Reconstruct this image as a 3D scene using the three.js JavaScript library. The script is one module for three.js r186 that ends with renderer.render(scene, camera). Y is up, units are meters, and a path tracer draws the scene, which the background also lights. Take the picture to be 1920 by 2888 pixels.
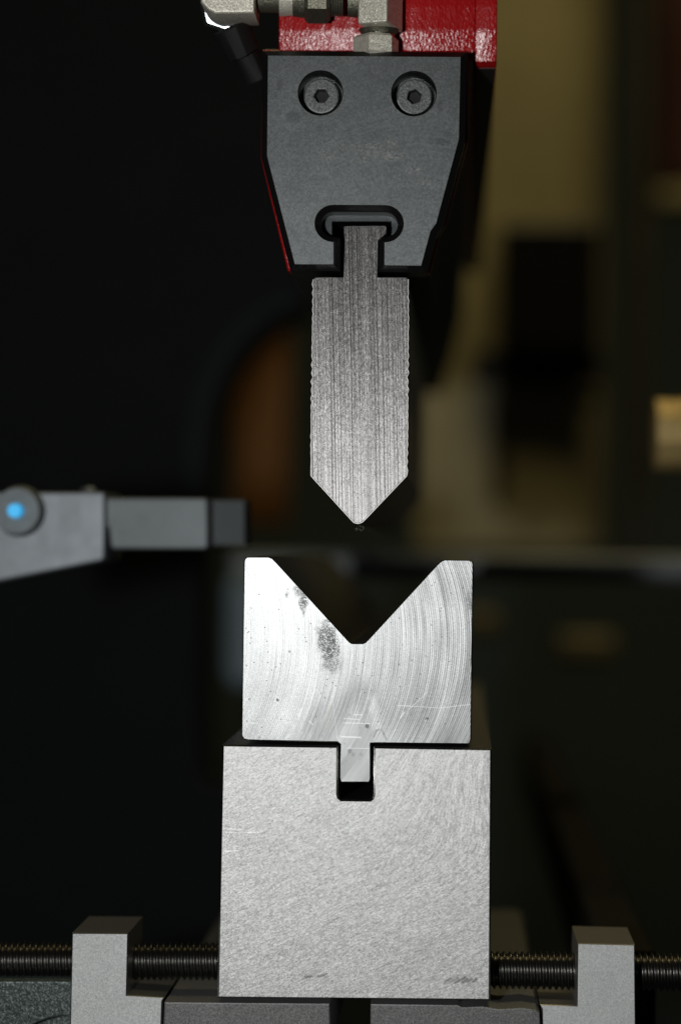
import * as THREE from 'three';
import { mergeGeometries, toCreasedNormals } from 'three/addons/utils/BufferGeometryUtils.js';
import { RoundedBoxGeometry } from 'three/addons/geometries/RoundedBoxGeometry.js';
import { RectAreaLightUniformsLib } from 'three/addons/lights/RectAreaLightUniformsLib.js';
import { Brush, Evaluator, SUBTRACTION } from 'three-bvh-csg';

// ------------------------------------------------------------------ camera, light, exposure
const scene = new THREE.Scene();
scene.background = new THREE.Color(0.005, 0.0052, 0.0048);
const PW = 1920, PH = 2888, FPX = 6500, DIST = 0.9, EYE = 1.0;      // the photograph's frame, the lens, the distance of the tools
const camera = new THREE.PerspectiveCamera(2 * Math.atan(PH / 2 / FPX) * 180 / Math.PI, PW / PH, 0.05, 30);
camera.position.set(0, EYE, DIST);
{
  const along = new THREE.Vector3(330, -126, -FPX).normalize();      // the machine's long axis runs a little right of and below the frame's centre
  const q = new THREE.Quaternion().setFromUnitVectors(along, new THREE.Vector3(0, 0, -1));
  camera.quaternion.copy(new THREE.Quaternion().setFromAxisAngle(new THREE.Vector3(0, 0, 1), 0.0096).multiply(q));
}
camera.focus = 0.9; camera.userData.fStop = 3.3;
camera.updateMatrixWorld(true);

const renderer = new THREE.WebGLRenderer({ antialias: true });
renderer.toneMapping = THREE.LinearToneMapping;
renderer.toneMappingExposure = 1.0;
renderer.shadowMap.enabled = true;
RectAreaLightUniformsLib.init();

const FLASH = new THREE.Vector3(-0.166, 0.995, 0.9);
const flash = new THREE.SpotLight(new THREE.Color(1.0, 1.0, 1.0), 1.3, 0, 0.62, 0.35, 2);
flash.position.copy(FLASH); flash.target.position.set(-0.03, 0.99, 0); flash.shadow.radius = 0.9; flash.castShadow = true;
flash.name = 'camera_flash'; scene.add(flash, flash.target);
const LAMP = new THREE.Vector3(0.22, 2.9, -0.72);
const shop = new THREE.RectAreaLight(new THREE.Color(1.0, 0.82, 0.42), 5.0, 1.0, 0.6);
shop.position.copy(LAMP); shop.lookAt(0.22, 0, -0.721); shop.name = 'workshop_lamp'; scene.add(shop);

// ------------------------------------------------------------------ helpers
// the point of a pixel of the photograph at the depth z of the part that shows there
function P(px, py, z = 0) {
  const d = new THREE.Vector3(px - PW / 2, PH / 2 - py, -FPX).applyQuaternion(camera.quaternion);
  return new THREE.Vector3(0, EYE, DIST).addScaledVector(d, (z - DIST) / d.z);
}
const MM = 0.001, PX = DIST / FPX;
let seed = 7;
function rnd() { seed = (seed * 1664525 + 1013904223) >>> 0; return seed / 4294967296; }
const names = new Map();
function numbered(n) { const k = names.get(n) ?? 0; names.set(n, k + 1); return k ? `${n}_${String(k).padStart(3, '0')}` : n; }
function thing(name, label, category, at = new THREE.Vector3(), group) {
  const o = new THREE.Group(); o.name = numbered(name); o.position.copy(at);
  o.userData = { label, category }; if (group) o.userData.group = group;
  scene.add(o); return o;
}
function worldPos(o) { const p = new THREE.Vector3(); for (let q = o; q && q !== scene; q = q.parent) p.add(q.position); return p; }
function part(parent, name, geo, mat) {                                // geometry is given in world coordinates
  const p = worldPos(parent); geo.translate(-p.x, -p.y, -p.z);
  const m = new THREE.Mesh(geo, mat); m.name = name; m.castShadow = m.receiveShadow = true; parent.add(m); return m;
}
function structure(name, geo, mat) { const m = new THREE.Mesh(geo, mat); m.name = name; m.userData = { kind: 'structure' }; m.castShadow = m.receiveShadow = true; scene.add(m); return m; }
function boxUV(g, S, x0 = 0, y0 = 0) {                                 // uv along the axes, S metres per texture
  const p = g.attributes.position, n = g.attributes.normal, uv = new Float32Array(p.count * 2);
  for (let i = 0; i < p.count; i++) {
    const ax = Math.abs(n.getX(i)), ay = Math.abs(n.getY(i)), az = Math.abs(n.getZ(i));
    let u = p.getX(i) - x0, v = p.getY(i) - y0;
    if (az < Math.max(ax, ay) - 0.02) { if (ax >= ay) u = p.getZ(i); else v = p.getZ(i); }
    uv[i * 2] = u / S; uv[i * 2 + 1] = v / S;
  }
  g.setAttribute('uv', new THREE.BufferAttribute(uv, 2)); return g;
}
function shapeOf(pts, z) { const s = new THREE.Shape(); pts.forEach(([a, b], i) => { const p = P(a, b, z); i ? s.lineTo(p.x, p.y) : s.moveTo(p.x, p.y); }); s.closePath(); return s; }
function slab(pts, zFront, depth, { bevel = 0, thick = bevel, outward = false, segs = 1, crease = 0.5, holes = [] } = {}) {
  const s = pts instanceof THREE.Shape ? pts : shapeOf(pts, zFront);
  for (const h of holes) s.holes.push(shapeOf(h, zFront));
  const g = new THREE.ExtrudeGeometry(s, { depth: Math.max(depth - 2 * thick, 1e-4), bevelEnabled: bevel > 0, bevelSize: bevel, bevelThickness: thick, bevelOffset: outward ? 0 : -bevel, bevelSegments: segs, curveSegments: 24, steps: 1 });
  g.translate(0, 0, zFront - depth + thick);
  if (!crease) return g;
  const c = toCreasedNormals(g, crease), p = c.attributes.position, n = c.attributes.normal;      // the flat faces stay flat right up to their rounded edges
  for (let i = 0; i < p.count; i += 3) if (p.getZ(i) === p.getZ(i + 1) && p.getZ(i) === p.getZ(i + 2)) { const s0 = Math.sign(n.getZ(i)) || 1; for (let k = 0; k < 3; k++) n.setXYZ(i + k, 0, 0, s0); }
  return c;
}
// the face towards the camera takes another material than the sides
function faced(g) {
  const n = g.attributes.normal, tri = n.count / 3, front = [], rest = [];
  for (let t = 0; t < tri; t++) ((n.getZ(3 * t) + n.getZ(3 * t + 1) + n.getZ(3 * t + 2)) / 3 > 0.93 ? front : rest).push(t);
  const order = [...front, ...rest], o = new THREE.BufferGeometry();
  for (const k of ['position', 'normal', 'uv']) { const a = g.attributes[k]; if (!a) continue; const w = a.itemSize * 3, src = a.array, d = new Float32Array(order.length * w); order.forEach((t, i) => d.set(src.subarray(t * w, t * w + w), i * w)); o.setAttribute(k, new THREE.BufferAttribute(d, a.itemSize)); }
  o.addGroup(0, front.length * 3, 0); o.addGroup(front.length * 3, rest.length * 3, 1); return o;
}
const arcPts = (cx, cy, r, a0, a1, n) => Array.from({ length: n + 1 }, (_, i) => { const a = (a0 + (a1 - a0) * i / n) * Math.PI / 180; return [cx + r * Math.cos(a), cy + r * Math.sin(a)]; });
function boxBetween(x0, x1, y0, y1, z0, z1, r = 0) {
  const g = r ? new RoundedBoxGeometry(x1 - x0, y1 - y0, z1 - z0, 3, r) : new THREE.BoxGeometry(x1 - x0, y1 - y0, z1 - z0);
  const h = r && g.index ? g.toNonIndexed() : g; h.translate((x0 + x1) / 2, (y0 + y1) / 2, (z0 + z1) / 2); return h.index ? h.toNonIndexed() : h;
}
function pxBox(x0, x1, y0, y1, z, depth, r = 0) { const a = P(x0, y1, z), b = P(x1, y0, z); return boxBetween(a.x, b.x, a.y, b.y, z - depth, z, r); }
function cylAlong(dir, r0, r1, len, at, segs = 40, rot = 0) {           // starts at `at`, runs len along dir
  const g = new THREE.CylinderGeometry(r1, r0, len, segs); g.rotateY(rot); g.translate(0, len / 2, 0);
  g.applyQuaternion(new THREE.Quaternion().setFromUnitVectors(new THREE.Vector3(0, 1, 0), dir.clone().normalize())); g.translate(at.x, at.y, at.z); return g.toNonIndexed();
}
function hexAlong(dir, R, len, at, rot = 0, chamfer = 0.12) {           // hexagonal prism whose corners are turned down at both ends
  const pts = [[R * 0.86, 0], [R, chamfer * R], [R, len - chamfer * R], [R * 0.86, len]].map(([a, b]) => new THREE.Vector2(a, b));
  const rings = [new THREE.Vector2(0.0001, 0), ...pts, new THREE.Vector2(0.0001, len)];
  const g = new THREE.LatheGeometry(rings, 6).toNonIndexed(); g.computeVertexNormals(); g.rotateY(rot);
  g.applyQuaternion(new THREE.Quaternion().setFromUnitVectors(new THREE.Vector3(0, 1, 0), dir.clone().normalize())); g.translate(at.x, at.y, at.z); return g;
}

// ------------------------------------------------------------------ textures
function hash(i, j, k) { let h = Math.imul(i | 0, 374761393) ^ Math.imul(j | 0, 668265263) ^ Math.imul(k | 0, 2147483647 - 97); h = Math.imul(h ^ (h >>> 13), 1274126177); h ^= h >>> 16; return (h >>> 0) / 4294967296; }
function vn(x, y, k) { const i = Math.floor(x), j = Math.floor(y); let u = x - i, v = y - j; u = u * u * (3 - 2 * u); v = v * v * (3 - 2 * v); const a = hash(i, j, k), b = hash(i + 1, j, k), c = hash(i, j + 1, k), d = hash(i + 1, j + 1, k); return a + (b - a) * u + (c - a) * v + (a - b - c + d) * u * v; }
const fbm = (x, y, k) => 0.5 * vn(x, y, k) + 0.27 * vn(x * 2.1, y * 2.1, k + 1) + 0.15 * vn(x * 4.3, y * 4.3, k + 2) + 0.08 * vn(x * 8.7, y * 8.7, k + 3);
const clamp = THREE.MathUtils.clamp, smooth = THREE.MathUtils.smoothstep;
const toS = (c) => { c = clamp(c, 0, 1); return 255 * (c <= 0.0031308 ? 12.92 * c : 1.055 * Math.pow(c, 1 / 2.4) - 0.055); };
function dataTex(N, data, srgb) { const t = new THREE.DataTexture(data, N, N, THREE.RGBAFormat); t.wrapS = t.wrapT = THREE.RepeatWrapping; t.magFilter = THREE.LinearFilter; t.minFilter = THREE.LinearMipmapLinearFilter; t.generateMipmaps = true; if (srgb) t.colorSpace = THREE.SRGBColorSpace; t.needsUpdate = true; return t; }
// f(x, y, out): position in mm on the surface -> out = [r, g, b (linear), nx, ny (slopes), roughness]
function surface(N, Smm, f, { rough = false } = {}) {
  const C = new Uint8Array(N * N * 4), M = new Uint8Array(N * N * 4), R = rough ? new Uint8Array(N * N * 4) : null, o = [0, 0, 0, 0, 0, 0];
  for (let j = 0; j < N; j++) for (let i = 0; i < N; i++) {
    o[0] = o[1] = o[2] = 0.5; o[3] = o[4] = 0; o[5] = 0.5;
    f((i + 0.5) / N * Smm, (j + 0.5) / N * Smm, o, i, j);
    const k = (j * N + i) * 4, L = 1 / Math.hypot(o[3], o[4], 1);
    C[k] = toS(o[0]); C[k + 1] = toS(o[1]); C[k + 2] = toS(o[2]); C[k + 3] = 255;
    M[k] = 127.5 + 127.5 * o[3] * L; M[k + 1] = 127.5 + 127.5 * o[4] * L; M[k + 2] = 127.5 + 127.5 * L; M[k + 3] = 255;
    if (R) { R[k] = 0; R[k + 1] = 255 * clamp(o[5], 0, 1); R[k + 2] = 255; R[k + 3] = 255; }
  }
  return { map: dataTex(N, C, true), normalMap: dataTex(N, M), ...(R ? { roughnessMap: dataTex(N, R) } : {}) };
}
const std = (o) => new THREE.MeshPhysicalMaterial(o);
const S1 = 0.125, SMM = 125;                                           // one texture covers 125 mm
const corner = (px, py, z) => { const p = P(px, py, z); return [p.x, p.y]; };
// where a pixel of the photograph falls on a face's texture, in mm
const onFace = ([x0, y0], z) => (px, py) => { const p = P(px, py, z); return [(p.x - x0) * 1000, (p.y - y0) * 1000]; };

// punch: coarse vertical grinding lines, a little slanted
const punch0 = corner(840, 1500, 0);
const punchTex = surface(1200, SMM, (x, y, o, i, j) => {
  const s = x + y * 0.028 + 0.12 * vn(y * 0.05, 3, 9);
  const line = (f, k, l) => vn(s * f, y * l, k) - 0.5;
  const coarse = line(1.1, 11, 0.008), mid = line(1.5, 12, 0.006), fine = line(2.6, 13, 0.012);
  const gk = s / 1.45, gi = Math.floor(gk), gd = (gk - gi - 0.5 - 0.5 * (hash(gi, 1, 22) - 0.5)) * 1.45;      // single deeper grooves; their shade and lit lip are also in the colour
  const on = (hash(gi, 2, 23) > 0.25 ? 0.35 + 0.65 * vn(gi * 7.3, y * 0.09, 24) : 0.15) * (0.6 + 0.7 * hash(gi, 3, 25)), cut = on * clamp(1 - Math.abs(gd) / 0.24, 0, 1), lip = on * clamp(1 - Math.abs(gd - 0.36) / 0.2, 0, 1);
  o[3] = coarse * 0.02 + mid * 0.14 + fine * 0.26 - 0.12 * cut * Math.sign(gd) + (hash(i, j, 5) - 0.5) * 0.04;
  o[4] = (hash(i >> 1, j >> 2, 6) - 0.5) * 0.07 + (vn(s * 4, y * 0.9, 15) - 0.5) * 0.04;
  const c = 0.20 * (1 + 0.38 * mid + 0.85 * fine + 0.3 * (hash(i >> 1, j >> 2, 7) - 0.5)) * (1 - 0.62 * cut) * (1 + 0.30 * lip) * (0.93 + 0.14 * vn(x * 0.2, y * 0.2, 31));
  o[0] = c * 1.0; o[1] = c * 0.975; o[2] = c * 0.955; o[5] = 0.43 + 0.08 * cut;
}, { rough: true });
// die: arcs that a milling head left, dirt, scratches
const die0 = corner(660, 2230, 0), dieAt = onFace(die0, 0);
const dieMarks = {
  grime: [[590, 610, 75, 130, 0.8], [445, 370, 26, 70, 0.75], [410, 300, 25, 40, 0.6], [600, 720, 60, 60, 0.45], [350, 320, 12, 22, 0.4], [1410, 370, 22, 70, 0.4]].map(([a, b, rx, ry, s]) => [...dieAt(640 + a * 0.4847, 1520 + b * 0.4847), rx * 0.4847 * 0.1385, ry * 0.4847 * 0.1385, s]),
  dots: [[295, 938, 7, 0.8], [130, 932, 5, 0.6], [1165, 1045, 8, 0.7], [815, 1090, 11, 0.8], [365, 655, 6, 0.5], [570, 925, 5, 0.4], [1000, 730, 6, 0.4], [345, 325, 6, 0.5], [715, 1235, 12, 0.5], [735, 1255, 10, 0.5], [780, 1255, 10, 0.4]].map(([a, b, r, s]) => [...dieAt(640 + a * 0.4847, 1520 + b * 0.4847), r * 0.4847 * 0.1385 * 1.2, s]),
  lines: [[985, 968, 1110, 975, 2.4], [1110, 975, 1240, 983, 1.8], [1240, 983, 1425, 962, 2.4], [1060, 990, 1165, 890, 2], [675, 1070, 830, 1074, 3], [665, 1150, 775, 1155, 6], [740, 1022, 785, 1024, 5], [680, 1045, 770, 1050, 3], [85, 928, 115, 930, 2], [700, 1217, 830, 1219, 2], [610, 900, 640, 1160, 1.5], [430, 990, 415, 1030, 7], [130, 1070, 180, 1072, 3], [340, 1066, 375, 1070, 4], [480, 1060, 500, 1080, 5], [1010, 1040, 1030, 1010, 5]].map(([a, b, c, d, w]) => [...dieAt(640 + a * 0.4847, 1520 + b * 0.4847), ...dieAt(640 + c * 0.4847, 1520 + d * 0.4847), w * 0.4847 * 0.1385]),
  rust: [[853, 1150, 868, 1115], [868, 1115, 885, 1110], [900, 1112, 912, 1135], [912, 1135, 928, 1168]].map(([a, b, c, d]) => [...dieAt(640 + a * 0.4847, 1520 + b * 0.4847), ...dieAt(640 + c * 0.4847, 1520 + d * 0.4847)]),
  band: [...dieAt(640 + 845 * 0.4847, 1520 + 930 * 0.4847), ...dieAt(640 + 870 * 0.4847, 1520 + 1090 * 0.4847)],
};
function segDist(x, y, ax, ay, bx, by) { const dx = bx - ax, dy = by - ay, t = clamp(((x - ax) * dx + (y - ay) * dy) / (dx * dx + dy * dy), 0, 1); return Math.hypot(x - ax - t * dx, y - ay - t * dy); }
const dieFilm = [...dieAt(640 + 560 * 0.4847, 1520 + 1080 * 0.4847), ...dieAt(640 + 760 * 0.4847, 1520 + 900 * 0.4847)], dieBrown = [...dieAt(640 + 600 * 0.4847, 1520 + 970 * 0.4847), ...dieAt(640 + 568 * 0.4847, 1520 + 1110 * 0.4847)];
const dieYc = dieAt(700, 1800)[1];
const dieTex = surface(1200, SMM, (x, y, o, i, j) => {
  const R = 85, dy = y - dieYc, s = x + (R - Math.sqrt(Math.max(R * R - dy * dy, 1))) + 0.05 * vn(x * 0.3, y * 0.3, 2);
  const slopeY = clamp(dy / Math.sqrt(Math.max(R * R - dy * dy, 100)), -1.6, 1.6), L = Math.hypot(1, slopeY);
  const w = (f, k, l) => vn(s * f, y * l, k) - 0.5;
  const a = w(2.3, 41, 0.02) * 0.02 + w(4.2, 42, 0.06) * 0.05 + Math.sin(s * 2 * Math.PI / 0.8) * 0.03 + w(0.25, 43, 0.03) * 0.025;
  o[3] = a / L + (hash(i, j, 5) - 0.5) * 0.08; o[4] = a * slopeY / L + (hash(i, j, 6) - 0.5) * 0.08;
  let c = 0.158 * (1 + 0.05 * w(2.1, 44, 0.02) + 0.18 * w(4.5, 45, 0.08)) * (0.90 + 0.2 * vn(x * 0.1, y * 0.1, 46)), rough = 0.352, g = 0, stain = 0;
  const grain = hash(i >> 1, j >> 1, 8) * 0.55 + vn(x * 2.8, y * 2.8, 50) * 0.45;
  for (const [cx, cy, rx, ry, k] of dieMarks.grime) { const d = Math.hypot((x - cx) / rx, (y - cy) / ry) + (fbm(x * 0.45, y * 0.3, 60) - 0.5) * 1.5; if (d < 1.25) g = Math.max(g, k * smooth(1.25 - d, 0, 1.1) * smooth(grain, 0.25, 0.6)); }
  for (const [cx, cy, r, k] of dieMarks.dots) { const d = Math.hypot(x - cx, y - cy) / r; if (d < 1.2) g = Math.max(g, k * smooth(1.2 - d, 0, 0.6) * (0.3 + 0.7 * grain)); }
  c *= 1 - 0.5 * g; rough += 0.25 * g;
  if (hash(i >> 2, j >> 2, 70) > 0.9975) { c *= 0.6; rough += 0.1; }
  let hi = 0;
  for (const [ax, ay, bx, by, wd] of dieMarks.lines) { const d = segDist(x, y, ax, ay, bx, by); if (d < wd) hi = Math.max(hi, (1 - d / wd) * (0.35 + 0.65 * hash(i >> 1, j >> 1, 71))); }
  if (hi > 0) { o[3] = o[3] * (1 - hi) - 0.02 * hi; o[4] = o[4] * (1 - hi) + 0.05 * hi; c = c + (0.55 - c) * hi * 0.9; rough += 0.22 * hi; }
  { // a thin film of old oil across the lower middle, drawn out along the cutter's arcs, and a brown streak in it
    const e = segDist(x, y, ...dieFilm) + 9 * (fbm(s * 0.22, y * 0.03, 85) - 0.5) + 3 * (vn(s * 1.2, y * 0.1, 86) - 0.5); if (e < 8.5) { const t = smooth(8.5 - e, 0, 7) * (0.5 + 0.9 * vn(s * 1.6, y * 0.12, 88)); c *= 1 - 0.16 * t; rough += 0.02 * t; }
    const b = segDist(x, y, ...dieBrown) + 1.2 * (fbm(s * 0.6, y * 0.2, 87) - 0.5); stain = b < 1.3 ? smooth(1.3 - b, 0, 1.2) * (0.5 + 0.5 * grain) : 0; }
  let tint = 1 - 0.3 * stain;
  for (const [ax, ay, bx, by] of dieMarks.rust) { const d = segDist(x, y, ax, ay, bx, by); if (d < 0.5) { const t = (1 - d / 0.5) * (0.4 + 0.6 * grain); c *= 1 - 0.6 * t; tint -= 0.35 * t; } }
  { const [ax, ay, bx, by] = dieMarks.band, d = segDist(x, y, ax, ay, bx, by) + 1.6 * (fbm(x * 0.3, y * 0.3, 80) - 0.5); if (d < 3) { const t = 0.32 * smooth(3 - d, 0, 2.8) * (0.4 + 1.2 * vn(s * 3, y * 0.15, 83)); o[3] -= 0.05 * t; o[4] += 0.045 * t; } }
  o[0] = c * 0.97; o[1] = c * (0.985 + 0.015 * tint); o[2] = c * (0.72 + 0.27 * tint); o[5] = rough;
}, { rough: true });
// bolster: slanting fine finish that crosses itself, with a few coarse cutter marks
const bol0 = corner(590, 2840, 0.006), bolAt = onFace(bol0, 0.006);
const bolTicks = [[1262, 1285, 1290, 1268], [1285, 1288, 1325, 1265], [1312, 1292, 1365, 1262], [1350, 1290, 1378, 1272], [1378, 1288, 1400, 1272], [1405, 1286, 1425, 1272], [525, 1262, 560, 1256], [590, 1258, 635, 1246]].map(([a, b, c, d]) => [...bolAt(580 + a * 0.5357, 2080 + b * 0.5357), ...bolAt(580 + c * 0.5357, 2080 + d * 0.5357)]);
const bolScr = [[110, 500, 290, 500], [95, 478, 200, 484], [100, 598, 170, 596], [355, 780, 362, 798]].map(([a, b, c, d]) => [...bolAt(580 + a * 0.5357, 2080 + b * 0.5357), ...bolAt(580 + c * 0.5357, 2080 + d * 0.5357)]);
const bolTex = surface(1200, SMM, (x, y, o, i, j) => {
  const bend = 0.44 + 0.28 * smooth(x, 50, 110) * smooth(y, 45, 105), ca = Math.cos(bend), sa = Math.sin(bend);
  const u = x * ca + y * sa, v = -x * sa + y * ca;
  const st = vn(u * 0.35, v * 2.1, 91) - 0.5, fi = vn(u * 0.9, v * 4.5, 92) - 0.5, gr = vn(x * 2.6, y * 2.6, 93) - 0.5, gr2 = hash(i >> 1, j >> 1, 94) - 0.5;
  const rip = (vn(u * 0.10, v * 0.62, 95) - 0.5) * (0.3 + 0.7 * smooth(x, 55, 105) * smooth(y, 55, 110));
  o[3] = -sa * (st * 0.035 + fi * 0.085 + rip * 0.075) + gr * 0.08 + gr2 * 0.10;
  o[4] = ca * (st * 0.035 + fi * 0.085 + rip * 0.075) + (vn(x * 2.6, y * 2.6, 96) - 0.5) * 0.10 + (hash(i >> 1, j >> 1, 97) - 0.5) * 0.12;
  let c = 0.50 * (1 + 0.04 * st + 0.11 * fi + 0.09 * gr + 0.10 * gr2 + 0.02 * rip) * (0.95 + 0.1 * fbm(x * 0.06, y * 0.06, 98));
  for (const [ax, ay, bx, by] of bolTicks) { const d = segDist(x, y, ax, ay, bx, by); if (d < 0.75) c *= 1 - 0.6 * (1 - d / 0.75); }
  for (const [ax, ay, bx, by] of bolScr) { const d = segDist(x, y, ax, ay, bx, by); if (d < 0.3) c *= 1 + 0.4 * (1 - d / 0.3); }
  o[0] = c * 0.99; o[1] = c; o[2] = c * 0.975; o[5] = 0.5;
});
// blasted grain of the small blocks
const grainTex = surface(768, 60, (x, y, o, i, j) => {
  const g = vn(x * 3.2, y * 3.2, 101) - 0.5, h = hash(i >> 1, j >> 1, 102) - 0.5, m = fbm(x * 0.12, y * 0.12, 103) - 0.5;
  o[3] = g * 0.2 + h * 0.12; o[4] = (vn(x * 3.2, y * 3.2, 104) - 0.5) * 0.2;
  const c = 0.9 * (1 + 0.08 * g + 0.12 * h + 0.12 * m); o[0] = c * 0.985; o[1] = c; o[2] = c * 0.99;
});
// black oxide of the tool clamp: mottled, faint milling arcs, a worn patch that shows steel
const clampZ = 0, clamp0 = corner(730, 780, 0), clampAt = onFace(clamp0, 0);
const wear = [[1105, 440, 5.5, 2.4, 0.9], [1160, 480, 4.5, 2.2, 0.6], [1040, 430, 8, 5, 0.45], [1080, 405, 6, 2, 0.5], [930, 440, 6, 4, 0.25], [1190, 520, 5, 2.5, 0.4], [985, 410, 5, 3, 0.25]].map(([a, b, rx, ry, k]) => [...clampAt(a, b), rx, ry, k]);
const oil = [[1262, 382, 2.2, 1.6], [1240, 300, 1.8, 3.4], [1250, 400, 3.5, 2], [790, 235, 2, 3], [830, 330, 4, 3]].map(([a, b, rx, ry]) => [...clampAt(a, b), rx, ry]);
const oxideTex = surface(1024, SMM, (x, y, o, i, j) => {
  const R = Math.hypot(x - 62, y + 10), rings = vn(R * 2.2, 4, 111) - 0.5, m = fbm(x * 0.08, y * 0.08, 112) - 0.5, f = vn(x * 1.6, y * 1.6, 113) - 0.5, h = hash(i, j, 114) - 0.5;
  o[3] = rings * 0.012 + (vn(x * 1.5, y * 1.5, 117) - 0.5) * 0.06 + h * 0.1; o[4] = rings * 0.012 + f * 0.06 + (hash(i, j, 115) - 0.5) * 0.1;
  let c = 0.70 * (1 + 0.34 * m + 0.08 * f + 0.015 * rings + 0.05 * h), warm = 0;
  for (const [cx, cy, rx, ry, k] of wear) { const d = Math.hypot((x - cx) / rx, (y - cy) / ry) + (fbm(x * 0.35, y * 0.35, 116) - 0.5) * 1.3; if (d < 1.1) warm = Math.max(warm, k * smooth(1.1 - d, 0, 0.8) * smooth(vn(x * 1.3 + y * 0.8, y * 1.9 - x * 0.6, 118), 0.42, 0.75)); }
  for (const [cx, cy, rx, ry] of oil) { const d = Math.hypot((x - cx) / rx, (y - cy) / ry) + (fbm(x * 0.3, y * 0.3, 119) - 0.5) * 0.8; if (d < 1) c *= 1 - 0.22 * smooth(1 - d, 0, 0.6); }
  c *= 1 + 0.75 * warm;
  o[0] = c * (0.93 + 0.12 * warm); o[1] = c * (1 + 0.03 * warm); o[2] = c * (1.02 - 0.1 * warm);
});
// red paint: thick, runs and orange peel
const redTex = surface(1024, 100, (x, y, o, i, j) => {
  const peel = (k, dx) => vn((x + dx) * 1.7, y * 0.75, k) + 0.6 * vn((x + dx) * 4.1, y * 2.2, k + 1);
  o[3] = (peel(121, 0.1) - peel(121, -0.1)) * 0.65;
  const p2 = (dy) => vn(x * 1.7, (y + dy) * 0.75, 121) + 0.6 * vn(x * 4.1, (y + dy) * 2.2, 122);
  o[4] = (p2(0.1) - p2(-0.1)) * 0.34 + (vn(x * 0.45, y * 0.06, 125) - 0.5) * 0.10;
  const c = 0.9 + 0.2 * (fbm(x * 0.15, y * 0.05, 126) - 0.5); o[0] = c; o[1] = c; o[2] = c;
});
// rough casting: pits on dark paint, with sparkle painted in as pale grains
const castTex = surface(768, 60, (x, y, o, i, j) => {
  const a = 0.6, u = x * Math.cos(a) - y * Math.sin(a), v = x * Math.sin(a) + y * Math.cos(a);
  const n = 0.6 * (vn(u * 0.9, v * 2.2, 131) - 0.5), sparkTone = vn(u * 1.5, v * 2.4, 132) > 0.88 ? 1 : 0, m = fbm(x * 0.1, y * 0.1, 133) - 0.5;
  o[3] = n * 0.5 + (vn(x * 2.2, y * 2.2, 134) - 0.5) * 0.22; o[4] = (vn(x * 2.2, y * 2.2, 135) - 0.5) * 0.28;
  const c = 0.55 * (1 + 0.6 * n + 0.4 * m) + sparkTone * 0.35; o[0] = c * 0.88; o[1] = c; o[2] = c * 0.97;
});
// small forged fittings: zinc with a sparkling grain
const zincTex = surface(512, 30, (x, y, o, i, j) => {
  const g = vn(x * 5, y * 5, 141) - 0.5; o[3] = g * 0.5; o[4] = (vn(x * 5, y * 5, 142) - 0.5) * 0.5;
  const c = 0.85 * (1 + 0.35 * g + 0.2 * (fbm(x * 0.5, y * 0.5, 143) - 0.5)); o[0] = c; o[1] = c * 0.98; o[2] = c * 0.9;
});
// thin dust and wear for painted things far behind
const dullTex = surface(512, 400, (x, y, o) => { const m = fbm(x * 0.02, y * 0.02, 151) - 0.5, f = fbm(x * 0.2, y * 0.2, 152) - 0.5; o[3] = f * 0.05; o[4] = m * 0.05; const c = 0.9 * (1 + 0.3 * m + 0.15 * f); o[0] = c; o[1] = c; o[2] = c; });

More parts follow.
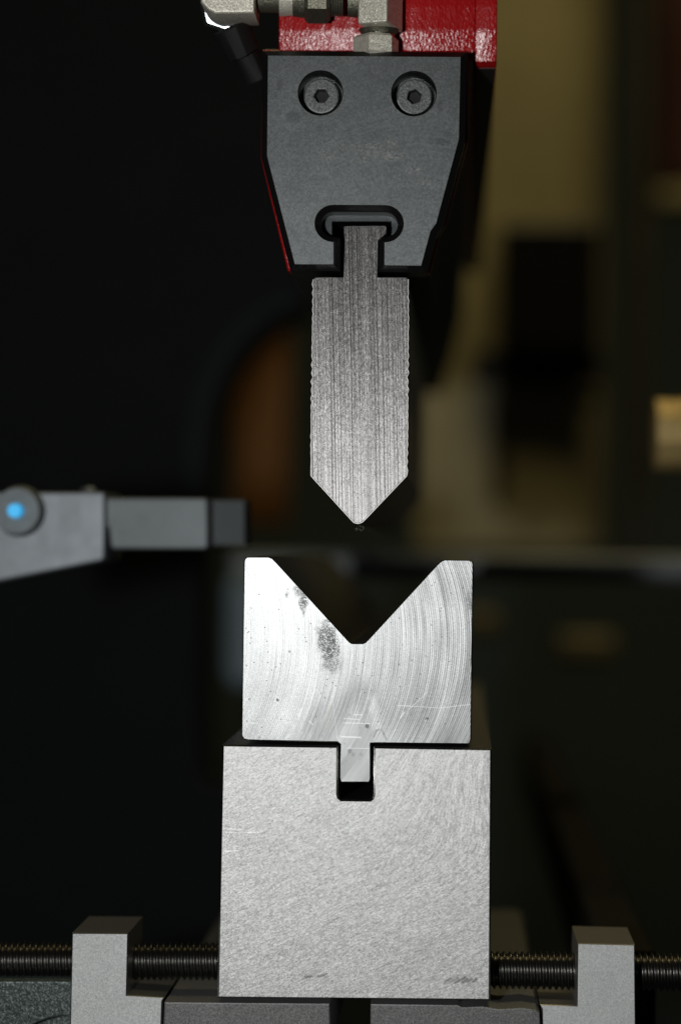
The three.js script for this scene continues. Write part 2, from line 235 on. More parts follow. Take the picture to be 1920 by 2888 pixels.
// ------------------------------------------------------------------ materials
const M = {
  punch: std({ ...punchTex, color: 0xffffff, metalness: 1, roughness: 1, anisotropy: 0.8 }),
  die: std({ ...dieTex, color: 0xffffff, metalness: 1, roughness: 1 }),
  bolster: std({ ...bolTex, color: 0xffffff, metalness: 0.85, roughness: 0.53 }),
  block: std({ ...grainTex, color: new THREE.Color(0.60, 0.605, 0.60), metalness: 0.6, roughness: 0.62 }),
  jaw: std({ ...grainTex, color: new THREE.Color(0.15, 0.15, 0.147), metalness: 0.5, roughness: 0.5 }),
  cast: std({ ...castTex, color: new THREE.Color(0.10, 0.122, 0.114), metalness: 0.25, roughness: 0.42 }),
  oxide: std({ ...oxideTex, color: new THREE.Color(0.146, 0.147, 0.144), metalness: 0.8, roughness: 0.47 }),
  screw: std({ ...grainTex, color: new THREE.Color(0.13, 0.135, 0.135), metalness: 0.85, roughness: 0.5 }),
  flank: std({ color: new THREE.Color(0.56, 0.56, 0.55), metalness: 1, roughness: 0.2 }),
  dieFlank: std({ color: new THREE.Color(0.22, 0.22, 0.215), metalness: 1, roughness: 0.26 }),
  scallop: std({ color: new THREE.Color(0.60, 0.59, 0.58), metalness: 1, roughness: 0.42 }),  // paler than the punch's face, to paint in its bright edges
  blockSide: std({ color: new THREE.Color(0.60, 0.605, 0.60), metalness: 1, roughness: 0.33 }),
  oxideShaded: std({ color: new THREE.Color(0.045, 0.046, 0.045), metalness: 0.85, roughness: 0.3 }),  // darker copy of the oxide: the chamfers' shade put into the colour
  socket: std({ color: new THREE.Color(0.008, 0.008, 0.008), metalness: 0.6, roughness: 0.5 }),  // blackened so the socket floor's shade is in its colour
  jawSteel: std({ ...oxideTex, color: new THREE.Color(0.045, 0.046, 0.046), metalness: 0.9, roughness: 0.4 }),
  red: std({ ...redTex, color: new THREE.Color(0.46, 0.007, 0.009), metalness: 0, roughness: 0.25 }),
  darkRed: std({ ...redTex, color: new THREE.Color(0.20, 0.008, 0.008), metalness: 0, roughness: 0.4 }),
  oldRed: std({ ...redTex, color: new THREE.Color(0.05, 0.004, 0.004), roughness: 0.6 }),
  postGrey: std({ ...dullTex, color: new THREE.Color(0.06, 0.052, 0.04), roughness: 0.6 }),
  railSide: std({ color: new THREE.Color(0.03, 0.009, 0.006), roughness: 0.6, specularIntensity: 0.5 }),
  blackPaint: std({ color: new THREE.Color(0.02, 0.019, 0.017), roughness: 0.5 }),
  rod: std({ color: new THREE.Color(0.14, 0.137, 0.128), metalness: 1, roughness: 0.34 }),
  zinc: std({ ...zincTex, color: new THREE.Color(0.88, 0.86, 0.79), metalness: 0.55, roughness: 0.52 }),
  bright: std({ color: new THREE.Color(0.62, 0.65, 0.66), metalness: 1, roughness: 0.22 }),
  darkZinc: std({ ...zincTex, color: new THREE.Color(0.22, 0.22, 0.18), metalness: 0.85, roughness: 0.5 }),
  rubber: std({ color: new THREE.Color(0.006, 0.006, 0.006), roughness: 0.55 }),
  gauge: std({ ...dullTex, color: new THREE.Color(0.21, 0.232, 0.248), metalness: 0.6, roughness: 0.5 }),
  gaugeGrey: std({ ...dullTex, color: new THREE.Color(0.165, 0.19, 0.195), metalness: 0.35, roughness: 0.55 }),
  gaugeDark: std({ ...dullTex, color: new THREE.Color(0.045, 0.055, 0.055), metalness: 0.2, roughness: 0.6 }),
  blue: std({ color: new THREE.Color(0.0, 0.50, 0.95), roughness: 0.35, emissive: new THREE.Color(0.0, 0.20, 0.42) }),  // blue with a weak emission of its own added
  frame: std({ ...dullTex, color: new THREE.Color(0.009, 0.0125, 0.013), roughness: 0.7, specularIntensity: 0.3 }),
  frameLitEdge: std({ ...dullTex, color: new THREE.Color(0.014, 0.022, 0.024), roughness: 0.6, specularIntensity: 0.3 }),  // paler copy of the frame colour for the throat's lit edge
  brown: std({ ...dullTex, specularIntensity: 0.3, color: new THREE.Color(0.22, 0.098, 0.027), roughness: 0.6 }),
  tan: std({ ...dullTex, color: new THREE.Color(0.44, 0.385, 0.21), roughness: 0.6 }),
  dullTan: std({ ...dullTex, color: new THREE.Color(0.21, 0.18, 0.10), roughness: 0.6 }),
  bedGrey: std({ ...dullTex, color: new THREE.Color(0.012, 0.011, 0.009), roughness: 0.7, specularIntensity: 0.2 }),
  hazeTeal: std({ color: new THREE.Color(0.13, 0.17, 0.18), roughness: 0.5 }),
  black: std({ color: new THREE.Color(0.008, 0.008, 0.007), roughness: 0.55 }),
  glass: std({ color: new THREE.Color(0.01, 0.01, 0.009), roughness: 0.3 }),
  railGrey: std({ ...dullTex, color: new THREE.Color(0.16, 0.18, 0.18), metalness: 0.2, roughness: 0.55 }),
  gold: std({ color: new THREE.Color(0.52, 0.38, 0.15), metalness: 0.5, roughness: 0.6 }),
  wall: std({ ...dullTex, color: new THREE.Color(0.09, 0.12, 0.124), roughness: 0.9 }),
};

// ------------------------------------------------------------------ the wall behind
structure('wall', boxBetween(-2.5, 2.5, 0, 3, -3.3, -3.2), M.wall);

// ------------------------------------------------------------------ the tools in focus
{ // punch
  const edge = (x0, y0, x1, y1, out) => { // the scalloped flank that a coarse cutter left
    const pts = [], n = 46; for (let i = 1; i < n; i++) { const t = i / n, amp = smooth(t, 0.02, 0.2); const ph = t * 24; const sc = Math.abs(Math.sin(ph * Math.PI)); pts.push([x0 + (x1 - x0) * t + out * (amp * (5 * sc - 2.4) + 1.6 * (hash(i, out, 3) - 0.5)), y0 + (y1 - y0) * t]); } return pts; };
  const pts = [[969, 642], [973, 638], [1086, 637], [1090, 641], [1089, 658], [1066, 679], [1064, 782], [1146, 783], [1151, 788],
    ...edge(1151, 790, 1147, 1338, 1), [1147, 1342], [1029, 1466], [1020, 1474], [1009, 1477], [998, 1474], [990, 1466], [877, 1342],
    ...edge(877, 1338, 884, 790, -1), [884, 788], [888, 783], [968, 782], [972, 680], [969, 657]];
  const base = P(1009, 1477, 0); base.z = -0.2;
  const t = thing('bending_punch', 'steel press brake punch with scalloped edges and pointed tip, hanging in the dark clamp', 'punch', base);
  const S = shapeOf(pts, 0);
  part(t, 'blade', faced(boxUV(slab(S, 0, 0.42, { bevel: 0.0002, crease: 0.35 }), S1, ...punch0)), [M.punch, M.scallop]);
  // thin rolled burr along edges and point: added bead, its colour lightened for highlights
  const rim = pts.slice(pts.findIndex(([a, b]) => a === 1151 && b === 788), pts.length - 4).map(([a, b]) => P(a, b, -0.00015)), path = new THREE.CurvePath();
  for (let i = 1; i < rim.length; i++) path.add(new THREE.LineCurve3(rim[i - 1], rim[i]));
  part(t, 'burr_highlight', new THREE.TubeGeometry(path, 420, 0.00034, 8, false), M.scallop);
}
{ // a curl of swarf that clings to the punch's tip
  const c = P(1012, 1483, -0.004), m = [];
  for (let k = 0; k < 5; k++) { const g = new THREE.TorusGeometry(0.0009 + 0.0003 * rnd(), 0.00016, 6, 16, 4 + rnd()); g.rotateX(rnd() * 3); g.rotateY(rnd() * 3); g.translate(c.x + (rnd() - 0.3) * 0.004, c.y - 0.0004 - rnd() * 0.0012, c.z + (rnd() - 0.5) * 0.002); m.push(g); }
  const t = thing('metal_swarf', 'tiny dark curl of metal swarf clinging to the pointed tip of the punch', 'swarf', c);
  part(t, 'curl', mergeGeometries(m), M.darkZinc);
}
{ // die
  const pts = [[688, 1586], [690, 1576], [697, 1570], [757, 1570], [768, 1574], [780, 1586], [980, 1804], [987, 1811], [993, 1814], [1023, 1814], [1030, 1811], [1038, 1803], [1234, 1590], [1245, 1581], [1254, 1578], [1322, 1579], [1331, 1583], [1334, 1592],
    [1328, 2086], [1325, 2096], [1318, 2099], [1060, 2096], [1045, 2097], [1045, 2196], [1041, 2207], [961, 2207], [955, 2190], [959, 2100], [951, 2093], [700, 2088], [687, 2085], [681, 2074]];
  const base = P(1000, 2207, 0); base.z = -0.2;
  const t = thing('bending_die', 'bright milled steel die with a deep V groove, its tongue standing in the block below', 'die', base);
  part(t, 'body', faced(boxUV(slab(pts, 0, 0.42, { bevel: 0.0004, crease: 0.35 }), S1, ...die0)), [M.die, M.dieFlank]);
}
{ // bolster
  const z = 0.006;
  const pts = [[627, 2100], [953, 2104.5], [952.5, 2240], [955, 2249], [962, 2255], [1043, 2256], [1050, 2251], [1053, 2242], [1053, 2106], [1386, 2111.5], [1382, 2822], [613, 2815]];
  const base = P(1000, 2819, z); base.z = -0.2;
  const t = thing('die_block', 'square light grey steel block with a slot in its top that carries the V die', 'die block', base);
  part(t, 'body', faced(boxUV(slab(pts, z, 0.45, { bevel: 0.0007, crease: 0.35 }), S1, ...bol0)), [M.bolster, M.flank]);
}
{ // tool clamp
  const pts = [[756, 157], [1298, 161], [1293, 392], [1229, 630], [1213, 652], [1187, 749], [1084, 748], [1084, 683], ...arcPts(1086, 631, 52.5, 88, -90, 14), ...arcPts(939, 630, 52.5, 270, 92, 14), [940, 683], [940, 745.5], [831.5, 745], [753.5, 441]];
  const base = P(1010, 760, 0); base.z = -0.01;
  const t = thing('tool_clamp', 'dark grey steel clamp plate with two socket screws, holding the punch from above', 'clamp', base);
  let g = slab(pts, 0, 0.0195, { bevel: 17.5 * PX, thick: 17.5 * PX, outward: true, crease: 0.3 });
  const ev = new Evaluator(); ev.useGroups = false;
  let brush = new Brush(boxUV(g, S1, ...clamp0)); brush.updateMatrixWorld();
  for (const [cx, cy] of [[903.5, 262], [1166.5, 264]]) {
    const c = P(cx, cy, 0), hole = new THREE.LatheGeometry([[0, -0.0125], [62 * PX, -0.0125], [62 * PX, -0.0007], [66.5 * PX, 0.0005], [0, 0.0005]].map(([a, b]) => new THREE.Vector2(a, b)), 64);
    hole.rotateX(Math.PI / 2); hole.translate(c.x, c.y, 0);
    const cut = new Brush(hole); cut.updateMatrixWorld(); brush = ev.evaluate(brush, cut, SUBTRACTION); brush.updateMatrixWorld();
  }
  part(t, 'plate', faced(toCreasedNormals(brush.geometry.clone(), 0.35)), [M.oxide, M.oxideShaded]);
  // screws
  for (const [cx, cy] of [[903.5, 262], [1166.5, 264]]) {
    const c = P(cx, cy, 0), zf = -0.0058, r = 50.6 * PX, s = new THREE.Shape();
    s.absarc(c.x, c.y, r - 0.0006, 0, 2 * Math.PI); const hx = new THREE.Path();
    const R = 21.5 * PX, Rh = R + 0.0006; for (let k = 0; k <= 6; k++) { const a = k * Math.PI / 3 + (cx > 1000 ? 0.3 : 0); const X = c.x + Rh * Math.cos(a), Y = c.y + Rh * Math.sin(a); k ? hx.lineTo(X, Y) : hx.moveTo(X, Y); }
    s.holes.push(hx);
    const sc = part(t, 'socket_screw', boxUV(slab(s, zf, 0.0066, { bevel: 0.0006, thick: 0.0005, outward: true, segs: 2, crease: 0.5 }), 0.06), M.screw);
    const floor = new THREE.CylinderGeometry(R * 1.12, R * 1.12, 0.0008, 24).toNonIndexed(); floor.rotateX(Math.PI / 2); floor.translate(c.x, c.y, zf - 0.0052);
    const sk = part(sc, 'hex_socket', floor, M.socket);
  }
  // inner jaw seen in the slot
  const jz = -0.012, jp = [[870, 590], [1160, 590], [1160, 700], [1101, 700], [1101, 627], [938, 627], [938, 700], [870, 700]];
  part(t, 'slot_shade_block', pxBox(925, 1112, 572, 632, -0.0207, 0.03), M.black);  // black block added to fill the slot's mouth with shade
  part(t, 'inner_jaw', boxUV(slab(jp, jz, 0.0074, { bevel: 0.0004 }), 0.03), M.jawSteel);
}
// ------------------------------------------------------------------ upper beam and the long red clamp body behind the plate
{
  const z = -0.0205;
  const pts = [[742, 140], [1319, 142], [1318, 398], [1256, 634], [1239, 660], [1212, 768], [1110, 768], [1110, 590], [930, 590], [930, 765], [812, 764], [737, 447]];
  const base = P(1010, 770, z); base.z = -0.3;
  const t = thing('clamp_rail', 'long red rail behind the dark clamp plate, showing as thin red edge lines', 'clamp rail', base);
  part(t, 'red_edge', boxUV(slab(pts, z, 0.012, { bevel: 0.0006 }), 0.1), M.red);
  part(t, 'body', slab(pts.map(([a, b]) => [1010 + (a - 1010) * 0.985, b - 2]), z - 0.0122, 0.70, { bevel: 0.0006 }), M.blackPaint);
}
{
  // beam front: its face curves under toward the lower edge
  const zf = -0.019, xl = P(786, 60, zf).x, xr = P(1401, 60, zf).x;
  const yb = P(1000, 176, zf).y, y1 = P(1000, 150, zf).y, yt = P(1000, -700, zf).y;
  const prof = [[yb, -0.7], [yb, zf - 0.012], [yb + 0.0012, zf - 0.0088]];
  const ang = (s) => 0.25 - 0.24 * smooth(s, 0.003, 0.024);
  let yy = yb + 0.0012, zz = zf - 0.0088; for (let s = 0; s < 0.045; s += 0.0015) { yy += 0.0015 * Math.cos(ang(s)); zz += 0.0015 * Math.sin(ang(s)); prof.push([yy, zz]); }
  const dz = zf - zz; prof.forEach((p, i) => { if (i) p[1] += dz; });
  prof.push([yt, zf], [yt, -0.7]);
  const make = (x0, x1, drop) => {
    const s = new THREE.Shape(prof.map(([y, z], i) => new THREE.Vector2(-z, i < 2 || i === 2 ? y + drop : y)));
    const g = new THREE.ExtrudeGeometry(s, { depth: x1 - x0 - 0.0016, bevelEnabled: true, bevelSize: 0.0008, bevelThickness: 0.0008, bevelOffset: -0.0008, bevelSegments: 3, curveSegments: 8 });
    g.rotateY(Math.PI / 2); g.translate(x0 + 0.0008, 0, 0); return toCreasedNormals(g, 0.4);
  };
  const base = P(1090, 176, zf); base.z = -0.35;
  const t = thing('press_beam', 'glossy red painted beam at the top, above the dark clamp plate', 'machine beam', base);
  const xm = P(1338, 170, zf).x;
  part(t, 'lip', boxUV(make(xm, xr, 0), 0.1), M.red);
  part(t, 'face', boxUV(make(xl, xm, P(0, 165, zf).y - P(0, 176, zf).y), 0.1), M.red);
  const under = boxBetween(xm + 0.001, xr - 0.0006, yb + 0.0005, yb + 0.01, -0.70, -0.03); under.translate(0, -0.0007, 0);
  part(t, 'underside', under, M.blackPaint);
}
// ------------------------------------------------------------------ hydraulic fittings at the top
{
  const z = -0.009, dn = new THREE.Vector3(0, -1, 0), base = P(1060, 150, z);
  const t = thing('pipe_elbow', 'zinc plated pipe elbow with a hexagon foot, screwed into the top of the clamp', 'pipe fitting', base);
  const fx = (a, b) => P(a, b, z);
  const body = new RoundedBoxGeometry(88 * PX, 200 * PX, 140 * PX, 3, 6 * PX).toNonIndexed(); body.rotateY(-0.3); { const c = fx(1074, -12); body.translate(c.x, c.y, c.z + 0.004); }
  const bm = part(t, 'body', boxUV(body, 0.03), M.zinc);
  // stamped mark, three small raised strokes framed by two
  const face = new THREE.Vector3(-Math.sin(0.3), 0, Math.cos(0.3)), side = new THREE.Vector3(Math.cos(0.3), 0, Math.sin(0.3)), c0 = fx(1074, 46); c0.z += 0.004;
  const st = []; for (const [u, h] of [[-20, 20], [-12, 15], [-5, 17], [3, 17], [10, 15], [18, 20]]) {
    const b = new RoundedBoxGeometry(3 * PX, h * PX, 2.5 * PX, 2, 1 * PX).toNonIndexed(); b.rotateY(-0.3);
    const q = c0.clone().addScaledVector(face, 70 * PX).addScaledVector(side, u * PX); b.translate(q.x, q.y, q.z); st.push(boxUV(b, 0.03)); }
  part(t, 'stamped_mark', mergeGeometries(st), M.zinc);
  const cone = new THREE.CylinderGeometry(58 * PX, 47 * PX, 14 * PX, 40).toNonIndexed(); { const c = fx(1068, 92); cone.translate(c.x, c.y, c.z); }
  part(t, 'shoulder', boxUV(toCreasedNormals(cone, 0.5), 0.03), M.darkZinc);
  part(t, 'neck', toCreasedNormals(cylAlong(dn, 45 * PX, 45 * PX, 30 * PX, fx(1067, 86)), 0.5), M.bright);
  part(t, 'hexagon', boxUV(hexAlong(dn, 66 * PX, 60 * PX, fx(1060, 103), 0.27), 0.03), M.zinc);
  // the side branch
  const w = new THREE.Vector3(-1, 0, 0.05).normalize();
  const branch = cylAlong(w, 50 * PX, 44 * PX, 60 * PX, fx(1040, 4)); part(t, 'branch', boxUV(toCreasedNormals(branch, 0.5), 0.03), M.darkZinc);
  const thr = []; for (let k = 0; k < 5; k++) thr.push(cylAlong(w, 46 * PX, 42 * PX, 6 * PX, fx(967 - k * 7, 2), 32)); part(t, 'thread', boxUV(mergeGeometries(thr), 0.03), M.darkZinc);
}
{
  const z = -0.009, fx = (a, b, dz = 0) => P(a, b, z + dz), w = new THREE.Vector3(-1, 0, 0.04).normalize();
  const base = fx(640, 110);
  const t = thing('hose_coupling', 'hydraulic coupling with dull nut, pipe and angled zinc body left of the pipe elbow', 'pipe fitting', base);
  part(t, 'union_nut', boxUV(hexAlong(w, 70 * PX, 74 * PX, fx(932, -3), 0.45, 0.16), 0.03), M.darkZinc);
  part(t, 'sleeve', boxUV(toCreasedNormals(cylAlong(w, 55 * PX, 50 * PX, 34 * PX, fx(860, -3)), 0.5), 0.03), M.darkZinc);
  part(t, 'collar', boxUV(toCreasedNormals(cylAlong(w, 47 * PX, 50 * PX, 38 * PX, fx(826, -3)), 0.5), 0.03), M.zinc);
  part(t, 'pipe', boxUV(toCreasedNormals(cylAlong(w, 40 * PX, 40 * PX, 90 * PX, fx(790, -4)), 0.5), 0.03), M.darkZinc);
  const b = slab([[566, -90], [718, -90], [718, 37], [608, 38], [588, 28], [566, 6]], 0.004, 0.022, { bevel: 0.0012, segs: 3, crease: 0.5 });
  part(t, 'angled_body', boxUV(b, 0.03), M.zinc);
  const d = new THREE.Vector3(0.40, -0.80, -0.45).normalize(), face = new THREE.Vector3(-0.05, -0.22, 0.97).normalize();
  const c = fx(645, 16, -0.012), nut = part(t, 'hex_nut', hexAlong(face, 84 * PX, 60 * PX, c, 0.15, 0.06), M.bright);
  part(nut, 'recess_disc', toCreasedNormals(cylAlong(face, 64 * PX, 60 * PX, 66 * PX, c), 0.5), M.rubber);  // black disc set in for the shade of the nut's recess
  part(t, 'ferrule', toCreasedNormals(cylAlong(d, 56 * PX, 50 * PX, 90 * PX, fx(648, 70, -0.008)), 0.5), M.rubber);
  part(t, 'hose', toCreasedNormals(cylAlong(d, 44 * PX, 40 * PX, 80 * PX, fx(692, 150, -0.016)), 0.5), M.rubber);
}
// ------------------------------------------------------------------ adjusting blocks, rods and plates at the bottom
{
  const zb = 0;
  const makeBlock = (pts, label) => { const base = P(pts[0][0], 2950, zb); base.z = -0.02; const t = thing('adjusting_block', label, 'stop block', base, 'adjusting blocks on the threaded rods'); part(t, 'body', faced(boxUV(slab(pts, zb, 0.042, { bevel: 0.0004, crease: 0.3 }), 0.06)), [M.block, M.blockSide]); return t; };
  makeBlock([[204, 2631], [362, 2632], [358, 2806], [464, 2813], [458, 2824], [453, 2960], [197, 2960]], 'light grey L shaped steel block beside the dark green cast plate');
  makeBlock([[1627, 2660], [1789, 2664], [1792, 2960], [1530, 2960], [1527, 2846], [1521, 2833], [1625, 2836]], 'light grey L shaped steel block at the right, under the tan brackets');
  const makeRod = (x0, y0, x1, y1, label) => {
    const z = -0.022, a = P(x0, y0, z), b = P(x1, y1, z), len = a.distanceTo(b), r0 = 54 * PX * 1.02, pitch = 17.2 * PX * 1.024, dep = 0.0014;
    const per = 10, n = Math.round(len / pitch * per), m = 56, pos = [], idx = [];
    for (let i = 0; i <= n; i++) for (let j = 0; j <= m; j++) {
      const x = len * i / n, th = 2 * Math.PI * j / m; let f = (x / pitch - j / m) % 1; if (f < 0) f += 1;
      const tri = f < 0.5 ? f * 2 : 2 - f * 2, r = r0 - dep * clamp((1 - tri) * 1.2 - 0.06, 0, 1); pos.push(x, r * Math.cos(th), r * Math.sin(th));
    }
    for (let i = 0; i < n; i++) for (let j = 0; j < m; j++) { const k = i * (m + 1) + j; idx.push(k, k + 1, k + m + 1, k + 1, k + m + 2, k + m + 1); }
    const g = new THREE.BufferGeometry(); g.setAttribute('position', new THREE.Float32BufferAttribute(pos, 3)); g.setIndex(idx); g.computeVertexNormals();
    g.applyQuaternion(new THREE.Quaternion().setFromUnitVectors(new THREE.Vector3(1, 0, 0), b.clone().sub(a).normalize())); g.translate(a.x, a.y, a.z);
    const t = thing('threaded_rod', label, 'threaded rod', new THREE.Vector3((a.x + b.x) / 2, Math.min(a.y, b.y) - r0, z), 'threaded rods either side of the die block');
    part(t, 'thread', g, M.rod);
  };
  makeRod(-140, 2709, 622, 2711, 'dark steel threaded rod running through the left block to the die block');
  makeRod(1377, 2735, 2060, 2745, 'dark steel threaded rod running from the die block through the right block');
}
{
  const z = -0.006, base = P(100, 2960, z); base.z = -0.04;
  const t = thing('cast_plate', 'dark green grey cast plate with a round recess, left of the L shaped block', 'machine plate', base);
  const pts = [[-120, 2767], [210, 2767], [210, 2990], ...arcPts(190, 3070, 203, -80, -180, 20).filter(([a, b]) => b < 2990), [-20, 2990], [-120, 2990]];
  part(t, 'face', boxUV(slab(pts, z, 0.03, { bevel: 0.0008, segs: 2, crease: 0.4 }), 0.06), M.cast);
  const c = P(190, 3070, z), disc = new THREE.CylinderGeometry(196 * PX, 196 * PX, 0.02, 72).toNonIndexed(); disc.rotateX(Math.PI / 2); disc.translate(c.x, c.y, z - 0.018);
  part(t, 'round_boss', boxUV(toCreasedNormals(disc, 0.5), 0.06), M.cast);
}
{
  const z = 0.002;
  const makeJaw = (pts, label, chip) => { const base = P((pts[0][0] + pts[1][0]) / 2, 2960, z); base.z = -0.1; const t = thing('support_plate', label, 'support plate', base, 'support plates under the die block'); part(t, 'body', boxUV(slab(pts, z, 0.25, { bevel: 0.0006, segs: 2, crease: 0.4 }), 0.06), M.jaw); return t; };
  makeJaw([[464, 2826], [930, 2830], [933, 2960], [458, 2960]], 'dull grey support plate under the left half of the die block');
  makeJaw([[1044, 2831], [1290, 2834], [1302, 2840], [1360, 2838], [1405, 2846], [1470, 2842], [1512, 2848], [1521, 2856], [1525, 2960], [1043, 2960]], 'dull grey support plate with a chipped upper edge under the die block');
}
// ------------------------------------------------------------------ behind, out of focus
{ // back gauge
  const z = -0.12, base = P(200, 1640, z); base.z = z;
  const t = thing('back_gauge', 'blurred grey back gauge arm with a bright blue dot and a stepped finger', 'back gauge', base);
  part(t, 'arm', boxUV(slab([[-200, 1388], [292, 1388], [297, 1394], [296, 1572], [288, 1582], [0, 1640], [-200, 1680]], z, 0.05, { bevel: 0.0015, segs: 3, crease: 0.5 }), 0.4), M.gauge);
  part(t, 'finger', boxUV(slab([[297, 1404], [578, 1404], [586, 1412], [587, 1540], [578, 1549], [320, 1549], [311, 1540], [306, 1490], [297, 1490]], z - 0.006, 0.03, { bevel: 0.0015, segs: 3, crease: 0.5 }), 0.4), M.gaugeGrey);
  part(t, 'finger_tip', boxUV(slab([[580, 1408], [692, 1409], [692, 1540], [580, 1540]], z - 0.02, 0.03, { bevel: 0.001, segs: 2 }), 0.4), M.gaugeDark);
  const c = P(58, 1442, z), boss = new THREE.CylinderGeometry(66 * PX * 1.09, 76 * PX * 1.09, 0.008, 48).toNonIndexed(); boss.rotateX(Math.PI / 2); boss.translate(c.x, c.y, z + 0.004);
  const bo = part(t, 'pivot_boss', toCreasedNormals(boss, 0.5), M.gaugeGrey);
  const plug = new THREE.CylinderGeometry(20 * PX * 1.09, 22 * PX * 1.09, 0.006, 32).toNonIndexed(); plug.rotateX(Math.PI / 2); plug.translate(c.x, c.y, z + 0.011);
  part(bo, 'blue_dot', toCreasedNormals(plug, 0.5), M.blue);
  const k = P(240, 1378, z); const knob = new THREE.SphereGeometry(26 * PX, 24, 16); knob.scale(1.1, 0.8, 1); knob.translate(k.x, k.y - 0.0016, z - 0.012); part(t, 'knob', knob, M.gauge);
}
{ // rounded teal form added to stand in for haze beside the die
  const z = -0.55, base = P(660, 1980, z); base.z = z;
  const t = thing('haze_column', 'dim teal grey rounded form added for the blurred haze behind the left side of the die', 'column', base);
  const c = P(690, 1600, z), d = P(690, 1960, z), r = 75 * PX * 1.6, g = new THREE.CapsuleGeometry(r, c.y - d.y - 2 * r, 12, 40); g.translate(c.x, (c.y + d.y) / 2, z - r);
  part(t, 'post', g, M.hazeTeal);
}
{ // side frame with its rounded throat
  const z = -0.95, base = P(300, 2700, z); base.z = z;
  const t = thing('side_frame', 'dark machine side frame with a rounded throat opening, blurred far behind the tools', 'machine frame', base);
  const g = [[-700, -700], [860, -700], [860, 850], [770, 880], [690, 950], [630, 1040], [590, 1150], [572, 1280], [568, 1420], [568, 2200], [900, 2200], [900, 3300], [-700, 3300]];
  part(t, 'plate', boxUV(slab(g, z, 0.10, { bevel: 0.004, segs: 2, crease: 0.6 }), 0.4), M.frame);
  const inner = [[868, 850], [776, 884], [696, 955], [636, 1043], [596, 1152], [578, 1280], [574, 1420], [574, 1520]], band = [...inner, ...inner.slice().reverse().map(([a, b]) => [a - 46, b - 26])];
  part(t, 'lit_throat_edge', boxUV(slab(band, z + 0.002, 0.14, { crease: 0.6 }), 0.4), M.frameLitEdge);  // added slab, paler than the plate: light on the edge is painted
}
{
  const z = -1.35, base = P(780, 1420, z); base.z = z;
  const t = thing('brown_panel', 'dark brown panel seen blurred through the throat of the machine frame', 'panel', base);
  part(t, 'board', boxUV(pxBox(655, 815, 930, 1480, z, 0.03, 0.004), 0.4), M.brown);
}
{ // rear rail
  const z = -0.62, base = P(1000, 1640, z); base.z = z;
  const t = thing('rear_rail', 'blurred grey rail running level behind the die', 'machine rail', base);
  const a = P(640, 1500, z), b = P(2300, 1640, z);
  part(t, 'beam', boxUV(boxBetween(a.x, b.x, P(1300, 1635, z).y, P(1300, 1560, z).y, z - 0.05, z, 0.006), 0.4), M.railGrey);
}
{ // tan machine body on the right
  const z = -1.5, base = P(1460, 3000, z); base.z = z;
  const t = thing('tan_cabinet', 'blurred tan machine body with a dark box and slot, right of the tools', 'machine cabinet', base);
  const x0 = P(1180, 1000, z).x, x1 = P(1520, 1000, z).x, x2 = P(1735, 1000, z).x, yt = P(1400, -600, z).y, yb = P(1400, 1545, z).y;
  const s = new THREE.Shape(); s.moveTo(x0, -z + 0.3); s.lineTo(x0, -z); s.lineTo(x1, -z); s.bezierCurveTo(x1 + (x2 - x1) * 0.6, -z, x2, -z + 0.04, x2, -z + 0.18); s.lineTo(x2, -z + 0.3); s.closePath();
  const g = new THREE.ExtrudeGeometry(s, { depth: yt - yb, bevelEnabled: false, curveSegments: 20 }); g.rotateX(-Math.PI / 2);
  // after the turn the plan's second axis points along -z, extrusion along +y
  g.translate(0, yb, 0);
  part(t, 'body', boxUV(toCreasedNormals(g, 0.5), 0.4), M.tan);
  part(t, 'dark_box', pxBox(1405, 1690, 625, 985, z + 0.06, 0.06, 0.006), M.glass);
  part(t, 'box_skirt', pxBox(1330, 1700, 985, 1075, z + 0.03, 0.03, 0.006), M.black);
  part(t, 'slot', pxBox(1388, 1425, 1130, 1415, z + 0.004, 0.01, 0.003), M.black);
  part(t, 'moulding', boxUV(pxBox(1440, 1680, 1095, 1150, z + 0.012, 0.012, 0.004), 0.4), M.tan);
}
{
  const z = -1.6, base = P(1810, 1600, z); base.z = z;
  const t = thing('grey_post', 'dim upright post at the far right edge, blurred behind the tools', 'post', base);
  part(t, 'shaft', boxUV(pxBox(1780, 1842, -500, 1600, z, 0.06, 0.008), 0.4), M.postGrey);
}
{
  const z = -1.7, base = P(1900, 520, z); base.z = z;
  const t = thing('red_cover', 'dark red cover blurred in the upper right corner', 'cover', base);
  part(t, 'panel', boxUV(pxBox(1855, 2300, -500, 515, z, 0.05, 0.006), 0.4), M.oldRed);
  part(t, 'tan_edge', boxUV(pxBox(1848, 2300, 525, 580, z, 0.05, 0.006), 0.4), M.tan);
}
{
  const z = -0.30, c = P(1846, 1226, z), right = new THREE.Vector3(1, 0, 0), r = 100 * PX * (DIST - z) / DIST;
  const t = thing('brass_bush', 'blurred brass coloured cylinder at the right edge of the picture', 'bush', new THREE.Vector3(c.x, c.y - r, c.z));
  part(t, 'end_ring', toCreasedNormals(cylAlong(right, r, r, 50 * PX * 1.333, c), 0.5), M.gold);
  part(t, 'groove', toCreasedNormals(cylAlong(right, r * 0.93, r * 0.93, 6 * PX * 1.333, P(1896, 1226, z)), 0.5), M.gold);
  part(t, 'sleeve', toCreasedNormals(cylAlong(right, r, r, 160 * PX * 1.333, P(1902, 1226, z)), 0.5), M.gold);
}
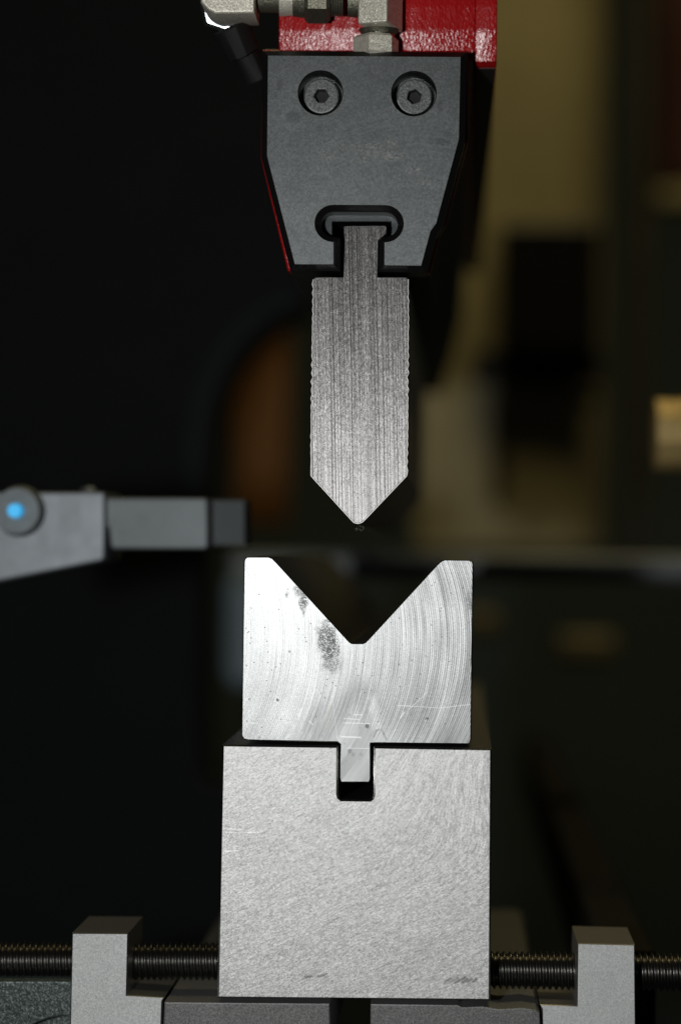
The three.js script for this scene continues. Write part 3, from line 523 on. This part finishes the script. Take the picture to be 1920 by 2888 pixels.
for (const [x0, x1, y0, y1, label] of [[1310, 1405, 1725, 1800, 'small tan bracket just right of the die, blurred'], [1575, 1740, 1790, 1865, 'long low tan bracket at mid right, blurred in the dark']]) {
  const z = -1.3, base = P((x0 + x1) / 2, y1, z); base.z = z;
  const t = thing('tan_bracket', label, 'bracket', base);
  part(t, 'block', boxUV(pxBox(x0, x1, y0, y1, z, 0.04, 0.008), 0.4), M.dullTan);
}
{ // bed rail that runs away behind the right block
  const z = -0.06, a = P(1690, 2640, z), b = P(1850, 2720, z), base = new THREE.Vector3((a.x + b.x) / 2, a.y - 0.06, -0.6);
  const t = thing('bed_rail', 'dim dark rail running away behind the right block', 'machine rail', base);
  part(t, 'beam', boxUV(boxBetween(a.x, b.x, a.y - 0.05, a.y - 0.005, -1.2, z, 0.003), 0.4), M.bedGrey);
}
// ------------------------------------------------------------------ the lamps themselves, outside the frame
{
  const t = thing('camera_flash', 'flash unit beside the camera, lighting the tools from the left', 'flash lamp', new THREE.Vector3(FLASH.x, FLASH.y - 0.03, FLASH.z + 0.03));
  part(t, 'housing', boxBetween(FLASH.x - 0.036, FLASH.x + 0.036, FLASH.y - 0.03, FLASH.y + 0.03, FLASH.z + 0.026, FLASH.z + 0.09, 0.004), M.rubber);
  part(t, 'lamp_window', boxBetween(FLASH.x - 0.02, FLASH.x + 0.02, FLASH.y - 0.02, FLASH.y + 0.02, FLASH.z + 0.0225, FLASH.z + 0.0258), std({ color: 0xffffff, emissive: 0xffffff, emissiveIntensity: 1 }));
  const l = thing('ceiling_lamp', 'warm workshop lamp hung high above the machine', 'ceiling lamp', new THREE.Vector3(LAMP.x, LAMP.y, LAMP.z));
  const turn = (g) => { g.applyQuaternion(shop.quaternion); g.translate(LAMP.x, LAMP.y, LAMP.z); return g; };
  part(l, 'housing', turn(boxBetween(-0.53, 0.53, -0.33, 0.33, 0.02, 0.10, 0.004)), M.gaugeDark);
  part(l, 'lamp_panel', turn(boxBetween(-0.5, 0.5, -0.3, 0.3, 0.006, 0.012)), std({ color: 0xffffff, emissive: new THREE.Color(1, 0.82, 0.42), emissiveIntensity: 1 }));
}
renderer.render(scene, camera);
